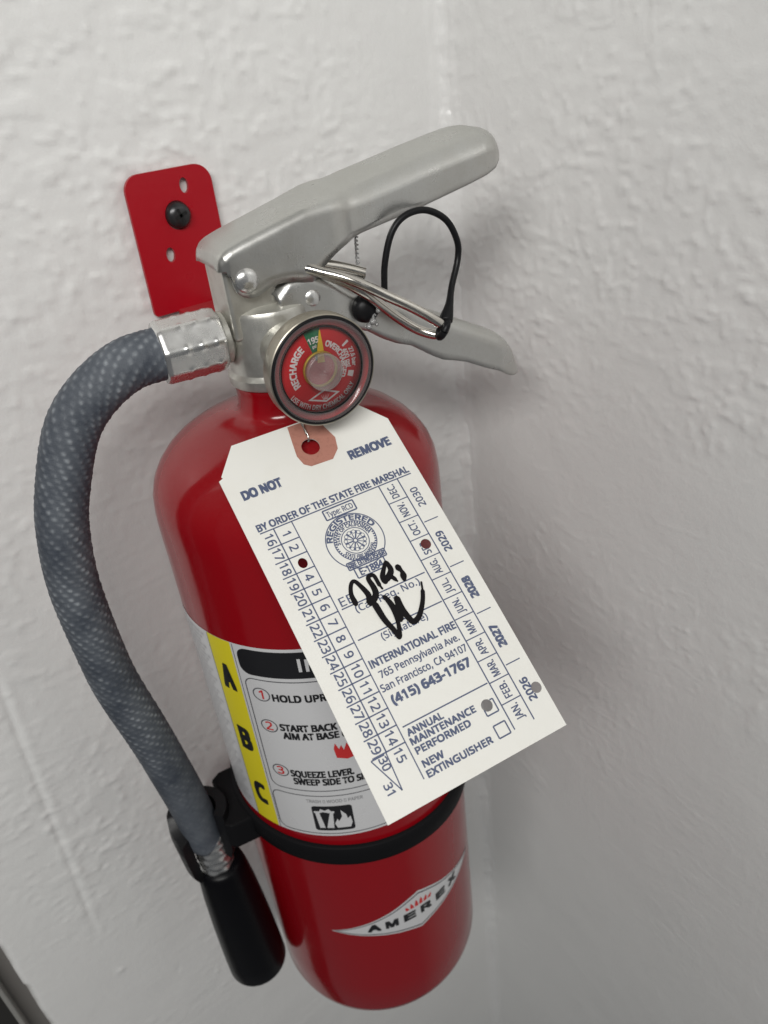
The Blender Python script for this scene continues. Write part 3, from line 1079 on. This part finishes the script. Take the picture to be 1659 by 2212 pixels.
for k in range(n + 1):
    t = k / n
    a = math.radians(-48 + 262 * t)
    c, s_ = math.cos(a), math.sin(a)
    e = min(1, (1 - t) * 5)                       # the lip dips towards its open end
    zt, zb = 138 + 10 * e, 118 - 6 * (1 - e) - 3 * t
    for r, z in ((8.3, zb + 1.2), (10.6, zb), (12.8, zb + 6), (13.8, zt - 6), (13.2, zt), (8.6, zt + 0.4)):
        V.append((-74.4 + r * c, r * s_, z))
for k in range(n):
    for j in range(6):
        F.append((k * 6 + j, k * 6 + (j + 1) % 6, (k + 1) * 6 + (j + 1) % 6, (k + 1) * 6 + j))
F += [tuple(range(6)), tuple(n * 6 + j for j in range(6))[::-1]]
o = mesh('nozzle_clip', V, F, M['black'], strap)
flat_by_angle(o, 50)

# ------------------------------------------------------------------ pull pin, its strap and the seal
E_ = Vector((52.0, -30.0, 342.4))         # far end of the ring
S_ = Vector((11.2, -12.0, 369.4))
ax = (E_ - S_)
L_ = ax.length
ax.normalize()
cam_l = Vector((-81.7, -248.4, 428.0))
vw = (cam_l - (E_ + S_) / 2).normalized()
sd = (vw - ax * vw.dot(ax)).normalized()
nn = ax.cross(sd)
sd = (sd * math.cos(math.radians(7)) + nn * math.sin(math.radians(7)) * (1 if nn.z > 0 else -1)).normalized()
nn = ax.cross(sd)
if nn.z < 0:
    nn = -nn
near = [(11.5, -12.2, 368.9), (15.5, -15.0, 367.2), (20.9, -18.5, 365.0), (27.1, -21.5, 361.6), (33.6, -24.0, 357.2), (41.3, -26.0, 352.1), (48.0, -27.5, 347.0), (52.2, -27.6, 343.4)]
far = [(53.4, -25.6, 340.6), (51.4, -23.0, 339.3), (46.2, -19.6, 341.8), (40.0, -18.2, 347.0), (34.4, -18.4, 352.4), (28.3, -19.2, 358.2), (22.0, -17.0, 363.0), (16.5, -13.6, 366.4)]
pts = [(8.5, -4.0, 369.4), (9.8, -9.0, 369.4)] + near + far
ctr = S_ + ax * (L_ * 0.53)
pin = Geo()
pp = catmull([tuple(q) for q in pts], 4)
pin.tube(pp, 1.75, 18)
pin = pin.obj('pull_pin', M['steel'])
recenter(pin, EXT_M)
tag(pin, 'shiny steel pull pin with a long wire ring through the upper lever', 'pull pin')
g = Geo().tube(catmull([(17.0, -7.0, 368.4), (22.8, -7.6, 366.4), (27.5, -8.4, 364.6), (32.6, -9.5, 362.4), (33.0, -9.6, 362.2)], 6), 2.0, 18)
o = g.obj('pin_end', M['steel'])
o.parent = pin
o.matrix_parent_inverse = pin.matrix_world.inverted()
o.matrix_world = EXT_M
flat_by_angle(o, 40)

lp = [(53.6, -27.0, 344.6), (56.7, -25.0, 349.0), (60.4, -21.5, 354.2), (64.9, -19, 361.7), (65.1, -19, 367.9), (61.8, -18, 375.2), (54.4, -17.5, 379.6), (46.7, -17, 379.1), (41.5, -16.5, 374.5), (38.2, -16, 365.3), (36.7, -16, 355.2), (34.6, -15.5, 351.2), (31.5, -14, 352.0)]
g = Geo()
c = catmull(lp, 10)
rr = [1.12 + 1.3 * math.exp(-(i / 9.0) ** 2) for i in range(len(c))]
g.tube(c, rr, 14)
# eye of the strap round the ring
ring_ax = ax
u1 = ring_ax.cross(Vector((0, 0, 1))).normalized()
u2 = ring_ax.cross(u1)
ec = Vector((52.4, -27.0, 342.2))
et = [ec + u1 * (3.0 * math.cos(2 * PI * k / 24)) + u2 * (3.0 * math.sin(2 * PI * k / 24)) for k in range(25)]
g.tube(et, 1.35, 12, cap=False)
# anchor knob on the carrying handle
g.lathe([(0, 10), (3.6, 10.5), (4.6, 11.6), (5.0, 13.2), (4.7, 14.9), (3.7, 16.2), (2.0, 17.0), (0, 17.2)], 32, 'y', (30.4, 0, 351.6))
lan = g.obj('pin_strap', M['black'])
recenter(lan, EXT_M)
tag(lan, 'thin black plastic strap arching from the pin ring to a round knob', 'strap')

g = Geo()
sp = [(38.5, 4, 372.5), (37.2, 2, 369.2), (36.0, 0, 365.5), (34.8, -3, 361.5), (33.8, -8, 357), (33.2, -14.5, 352.5), (31.6, -17.2, 349.5), (29.8, -17.6, 347.4), (28.4, -17, 346.2)]
c = catmull(sp, 10)
r_ = random.Random(4)
for st in range(2):
    q = []
    for i, p_ in enumerate(c):
        a = i * 0.9 + st * PI
        q.append((p_[0] + 0.45 * math.cos(a) + r_.uniform(-.1, .1), p_[1] + 0.5 * math.sin(a), p_[2] + 0.5 * math.sin(a) + r_.uniform(-.1, .1)))
    g.tube(catmull(q, 3), 0.26, 8)
for x, y, z, s_ in ((32.9, -18, 351.2, 1.0), (30.4, -18.2, 348.2, 1.3), (28.9, -17.8, 346.6, 1.2), (31.6, -18.2, 346.9, 0.8)):
    g.lathe([(0, -s_), (s_ * 0.8, -s_ * 0.5), (s_, 0.2), (s_ * 0.6, s_ * 0.8), (0, s_)], 7, 'y', (x, y, z))
sl = g.obj('tamper_seal', M['clearseal'])
recenter(sl, EXT_M)
tag(sl, 'twisted clear plastic tamper seal thread hanging between the levers', 'seal')

# ------------------------------------------------------------------ the inspection tag
KT = 60.3 / 62
TO = Vector((-36.67, -33.76, 316.85))
TU = Vector((0.998, -0.0253, 0.0585)).normalized()
TV = Vector((0.0157, -0.7920, -0.6103))
TV = (TV - TU * TU.dot(TV)).normalized()
TN = TU.cross(-TV)
tm = Matrix((TU, -TV, TN)).transposed().to_4x4()
tm.translation = TO * MM
card_root = bpy.data.objects.new('inspection_tag', None)
COL.objects.link(card_root)
card_root.matrix_world = EXT_M @ tm
tag(card_root, 'cream card inspection tag with navy print and black signature, wired below the gauge', 'tag')
SH = 0.0137


def tz(u, v):                              # the card is not perfectly flat
    return 1.0 * math.sin(PI * v / 116) + 0.5 * math.sin(PI * u / 62 + 0.4) * (v / 116) - 0.25


def T3(u, v, lift=0.0):
    return ((u + SH * v) * KT, -v * KT, tz(u, v) + lift)


outer = [(0, 0), (1.6, -0.6), (1.3, -1.2), (8.9, -10.7), (54.0, -10.2), (62, 0), (62, 115.9), (0, 115.9)]
outer = [(a, -b) for a, b in outer][::-1]
hole = circle(32.6, 0.2, 3.1)
punch = [circle(12.1, -36.4, 1.5, 1.75), circle(50.9, -46.7, 1.75), circle(42.4, -100.0, 1.85), circle(59.4, -102.1, 1.75)]
v, f = plate(dense(outer, 4), [hole] + punch, 0.28, 5.0)
v = [T3(x, -y, z) for x, y, z in v]
cd = mesh('card', v, f, M['card'], card_root, smooth=False)
po = [(28.7, -10.0), (27.6, -3.7), (26.8, 1.4), (27.6, 5.0), (29.6, 6.6), (37.4, 6.9), (40.6, 4.0), (41.8, -0.3), (40.2, -5.6), (39.6, -9.9)]
po = [(a, -b) for a, b in po][::-1]
v, f = plate(dense(po, 2), [hole], 0.1, 3.0)
v = [T3(x, -y, z + 0.13) for x, y, z in v]
mesh('hole_patch', v, f, M['patch'], card_root, smooth=False)

ink = Geo()
INK = 0.05


def line(u0, v0, u1, v1, wd=0.42, g=ink, lift=INK):
    d = math.hypot(u1 - u0, v1 - v0)
    n = max(1, int(d / 1.0))
    nx, ny = -(v1 - v0) / d * wd / 2, (u1 - u0) / d * wd / 2
    V, F = [], []
    for k in range(n + 1):
        t = k / n
        u, v = u0 + (u1 - u0) * t, v0 + (v1 - v0) * t
        V += [T3(u + nx, v + ny, lift), T3(u - nx, v - ny, lift)]
    for k in range(n):
        F.append((2 * k, 2 * k + 1, 2 * k + 3, 2 * k + 2))
    g.add(V, F)


def ring(cu, cv, r, wd, n=56, a0=0, a1=360, ry=None, g=ink):
    ry = ry or r
    V, F = [], []
    for k in range(n + 1):
        a = math.radians(a0 + (a1 - a0) * k / n)
        for q in (-wd / 2, wd / 2):
            V.append(T3(cu + (r + q) * math.sin(a), cv - (ry + q) * math.cos(a), INK))
    for k in range(n):
        F.append((2 * k, 2 * k + 1, 2 * k + 3, 2 * k + 2))
    g.add(V, F)


LINE_V = 22.1
line(4.2, LINE_V, 58.9, LINE_V, 0.42)
UA, UB, UC_, UD = 8.75, 15.0, 46.5, 53.6
line(UA, LINE_V, UA, 98.6)
line(UB, LINE_V, UB, 109.8, 0.36)
line(UC_, LINE_V, UC_, 109.9, 0.42)
line(UD, LINE_V, UD, 110.0, 0.42)
for k in range(14):
    v_ = 28.0 + 5.41 * k
    line(UA, v_, UB, v_)
    line(4.2, v_, UA, v_)
line(3.6, 98.7, 7.9, 98.7)
line(3.6, 98.7, 8.0, 109.6, 0.36)
line(UA - 0.2, 98.6, 8.0, 109.6, 0.36)
for k in range(11):
    v_ = 29.4 + 7.26 * k
    line(UC_, v_, UD, v_, 0.36)
for v_ in (39.8, 56.9, 74.1, 92.1):
    line(UD + 0.6, v_, 59.4, v_, 0.36)
line(16.2, 55.1, 45.7, 55.1)
line(16.3, 65.8, 46.0, 65.8)
line(16.3, 94.3, 46.0, 94.3)
for (u0, v0, u1, v1) in ((40.9, 98.9, 45.0, 102.9), (40.9, 106.2, 45.0, 110.1)):
    for q in ((u0, v0, u1, v0), (u1, v0, u1, v1), (u1, v1, u0, v1), (u0, v1, u0, v0)):
        line(*q, wd=0.45)
# registration emblem: rings, spokes, type box, ribbons
CU, CV = 30.6, 36.3
ring(CU, CV, 9.5, 0.35)
ring(CU, CV, 6.9, 0.3)
for k in range(48):
    a0 = 360 * k / 48
    ring(CU, CV, 6.45, 0.55, 2, a0, a0 + 4.6)
ring(CU, CV, 4.45, 0.3)
for k in range(12):
    a = 2 * PI * k / 12
    line(CU + 0.5 * math.sin(a), CV - 0.5 * math.cos(a), CU + 3.6 * math.sin(a), CV - 3.6 * math.cos(a), 0.45 if k % 2 else 0.28)
    ring(CU + 3.1 * math.sin(a + 0.26), CV - 3.1 * math.cos(a + 0.26), 0.6, 0.2, 10)
for q in ((25.4, 23.0, 36.2, 23.0), (36.2, 23.0, 36.2, 26.5), (36.2, 26.5, 25.4, 26.5), (25.4, 26.5, 25.4, 23.0)):
    line(*q, wd=0.5)
for q in ((24.2, 42.4, 37.6, 42.4), (24.2, 44.8, 37.4, 44.8), (25.6, 45.0, 25.6, 48.2), (36.0, 45.0, 36.0, 48.2), (25.6, 48.2, 36.0, 48.2), (24.2, 42.4, 24.2, 44.8), (37.5, 42.4, 37.5, 44.8)):
    line(*q, wd=0.45)

B1, B2 = 0.13, 0.26
S = []


def tx(s_, u, v, h, bold=0.0, fit=None, align='l', rot=0, **k):
    S.append(dict(s=s_, size=h, bold=bold, fit=fit, align=align, at=(u, v), rot=rot, **k))


tx('DO NOT', 4.7, 9.35, 3.0, B2, 13.3)
tx('REMOVE', 43.0, 9.45, 3.0, B2, 15.2)
tx('BY ORDER OF THE STATE FIRE MARSHAL', 4.1, 21.35, 2.35, B1, 54.6)
for k in range(15):
    if k != 2:
        tx(str(k + 1), (UA + UB) / 2, 25.2 + 5.41 * k, 2.75, 0.075, align='c', rot=-45 if False else -90)
for k in range(14):
    tx(str(k + 16), 6.35, 25.3 + 5.41 * k, 2.75, 0.075, align='c', rot=-90)
tx('30', 6.9, 101.0, 2.5, 0.075, align='c', rot=-90)
tx('31', 4.9, 107.6, 2.5, 0.075, align='c', rot=-90)
for k, m_ in enumerate(('DEC.', 'NOV.', 'OCT.', 'SEP.', 'AUG.', 'JUL.', 'JUN.', 'MAY', 'APR.', 'MAR.', 'FEB.', 'JAN.')):
    tx(m_, (UC_ + UD) / 2, 25.8 + 7.26 * k, 2.45, 0.075, fit=5.0 if len(m_) == 4 else 4.6, align='c', rot=90)
for k, y_ in enumerate(('2030', '2029', '2028', '2027', '2026')):
    tx(y_, 56.8, (30.8, 48.2, 65.5, 83.0, 101.4)[k], 2.5, (0.07, 0.12, 0.22, 0.22, 0.13)[k], fit=7.2, align='c', rot=90)
tx('Type: RCD', 26.2, 25.7, 1.9, 0.05, 9.2)
tx('FIRE EXTINGUISHER', 24.7, 44.4, 1.6, 0.1, 12.4)
tx('E-1884', 27.0, 47.7, 2.2, 0.12, 8.0)
tx('EE', 16.6, 54.4, 2.9, 0.03, 4.6)
tx('(Cal. Reg. No.)', 20.1, 57.9, 2.2, 0.05, 22.5)
tx('(Signature)', 23.3, 68.9, 2.2, 0.05, 16.0)
tx('INTERNATIONAL FIRE', 16.1, 75.2, 2.25, B1, 29.8)
tx('765 Pennsylvania Ave.', 17.3, 79.0, 2.15, 0.07, 27.7)
tx('San Francisco, CA 94107', 15.8, 82.9, 2.2, 0.07, 29.8)
tx('(415) 643-1767', 17.2, 87.4, 2.6, 0.2, 27.1)
tx('ANNUAL', 16.7, 97.4, 1.95, B1, 12.0)
tx('MAINTENANCE', 16.5, 100.1, 1.95, B1, 22.0)
tx('PERFORMED', 16.6, 103.0, 1.95, B1, 18.5)
tx('NEW', 16.7, 107.1, 1.95, B1, 6.8)
tx('EXTINGUISHER', 16.5, 110.1, 1.95, B1, 22.2)
for k, (v, f) in zip(S, texts(S)):
    a = math.radians(k['rot'])
    P = []
    yc_ = k['size'] / 2 if k['rot'] else 0
    for x, y, d in v:
        y -= yc_
        # rot = +90 reads upwards, -90 reads downwards; v runs down the card
        P.append(T3(k['at'][0] + x * math.cos(a) - y * math.sin(a), k['at'][1] - x * math.sin(a) - y * math.cos(a), INK + d))
    ink.add(P, f)
AT = [dict(s='REGISTERED', size=1.75, bold=0.13, fit=18.5, align='c', r=7.35, mid=0),
      dict(s='STATE OF CALIFORNIA', size=1.15, bold=0.07, fit=14.5, align='c', r=4.95, mid=0),
      dict(s='STATE FIRE MARSHAL', size=1.15, bold=0.07, fit=13.0, align='c', r=6.1, mid=180, flip=True)]
for k, (v, f) in zip(AT, texts(AT)):
    P = []
    for x, y, d in v:
        if k.get('flip'):
            r, a = k['r'] - y, math.radians(k['mid']) - x / k['r']
        else:
            r, a = k['r'] + y, math.radians(k['mid']) + x / k['r']
        P.append(T3(CU + r * math.sin(a), CV - r * math.cos(a), INK + d))
    ink.add(P, f)
PUNCH = [(12.1, 36.4, 1.65), (50.9, 46.7, 1.75), (42.4, 100.0, 1.85), (59.4, 102.1, 1.75)]


def clear_of_holes(f):                     # no ink where the punch went through
    x, y = sum(ink.v[i][0] for i in f) / len(f) / KT, sum(ink.v[i][1] for i in f) / len(f) / KT
    return all((x + SH * y - a) ** 2 + (-y - b) ** 2 > r * r for a, b, r in PUNCH)


ink.f = [f for f in ink.f if clear_of_holes(f)]
ink.obj('printing', M['ink'], card_root, smooth=False)

# handwritten marker strokes
ST = [[(21.7, 55.1), (21.8, 51.8), (23.2, 49.0), (24.6, 48.5), (25.7, 50.9), (26.6, 54.4), (25.9, 56.4), (26.4, 56.9), (28.7, 55.3), (29.2, 52.9), (28.9, 49.7), (29.7, 48.9), (31.0, 49.4), (31.2, 52.7), (31.5, 54.3)],
      [(33.4, 52.5), (33.5, 50.6), (36.1, 47.4), (36.7, 47.3), (36.8, 50.1), (34.7, 51.9), (33.4, 52.1), (35.8, 52.0), (37.0, 54.1)], [(39.3, 50.1), (39.8, 52.2), (39.2, 54.7)],
      [(27.0, 58.0), (27.5, 63.5), (28.7, 67.8), (29.0, 70.1), (29.3, 70.3), (30.8, 66.5), (31.4, 61.9), (31.1, 58.0), (30.8, 57.1), (31.6, 59.3), (32.1, 63.4), (32.1, 65.6), (33.2, 62.8), (34.1, 59.7), (34.1, 59.0),
       (34.0, 62.7), (34.6, 66.0), (35.4, 67.9), (37.8, 67.1), (40.5, 64.2), (42.4, 61.2), (43.8, 57.6)]]
g = Geo()
lf = 0.09
for st in ST:
    c, L0 = resample(catmull(st, 8), 70)
    for i, (u, v) in enumerate(c):
        t = i / 69
        wd = (1.05 + 0.25 * math.sin(9 * t + st[0][0])) * (0.5 if t > 0.97 else 1) * 0.82
        n = 10
        V = [T3(u - SH * v + wd * math.cos(2 * PI * k / n) * (0.9), v + wd * math.sin(2 * PI * k / n), lf) for k in range(n)]
        g.add(V, [list(range(n))[::-1]])
        lf += 0.0004
        if i:
            u0, v0 = c[i - 1]
            d = math.hypot(u - u0, v - v0) + 1e-9
            nx, ny = -(v - v0) / d * wd, (u - u0) / d * wd
            g.add([T3(u0 - SH * v0 + nx, v0 + ny, lf), T3(u0 - SH * v0 - nx, v0 - ny, lf), T3(u - SH * v - nx, v - ny, lf), T3(u - SH * v + nx, v + ny, lf)], [(0, 1, 2, 3)])
            lf += 0.0004
g.obj('signature', M['marker'], card_root, smooth=False)
# tie wire from the hole up behind the gauge to the valve neck
wp = [(32.6 - 0.6, -2.2, -0.6), (32.3, -3.4, 0.5), (32.2, -6.0, 0.8), (32.4, -9.0, 1.2), (33.2, -12.0, 3.0), (34.2, -15.0, 6.0)]
g = Geo()
for s_ in (-1, 1):
    c = catmull([(u + 0.25 * s_ * math.cos(2.2 * i), -v, q + 0.2 * s_ * math.sin(2.2 * i)) for i, (u, v, q) in enumerate(wp)], 8)
    g.tube(c, 0.22, 8)
g.obj('tie_wire', M['wire'], card_root)
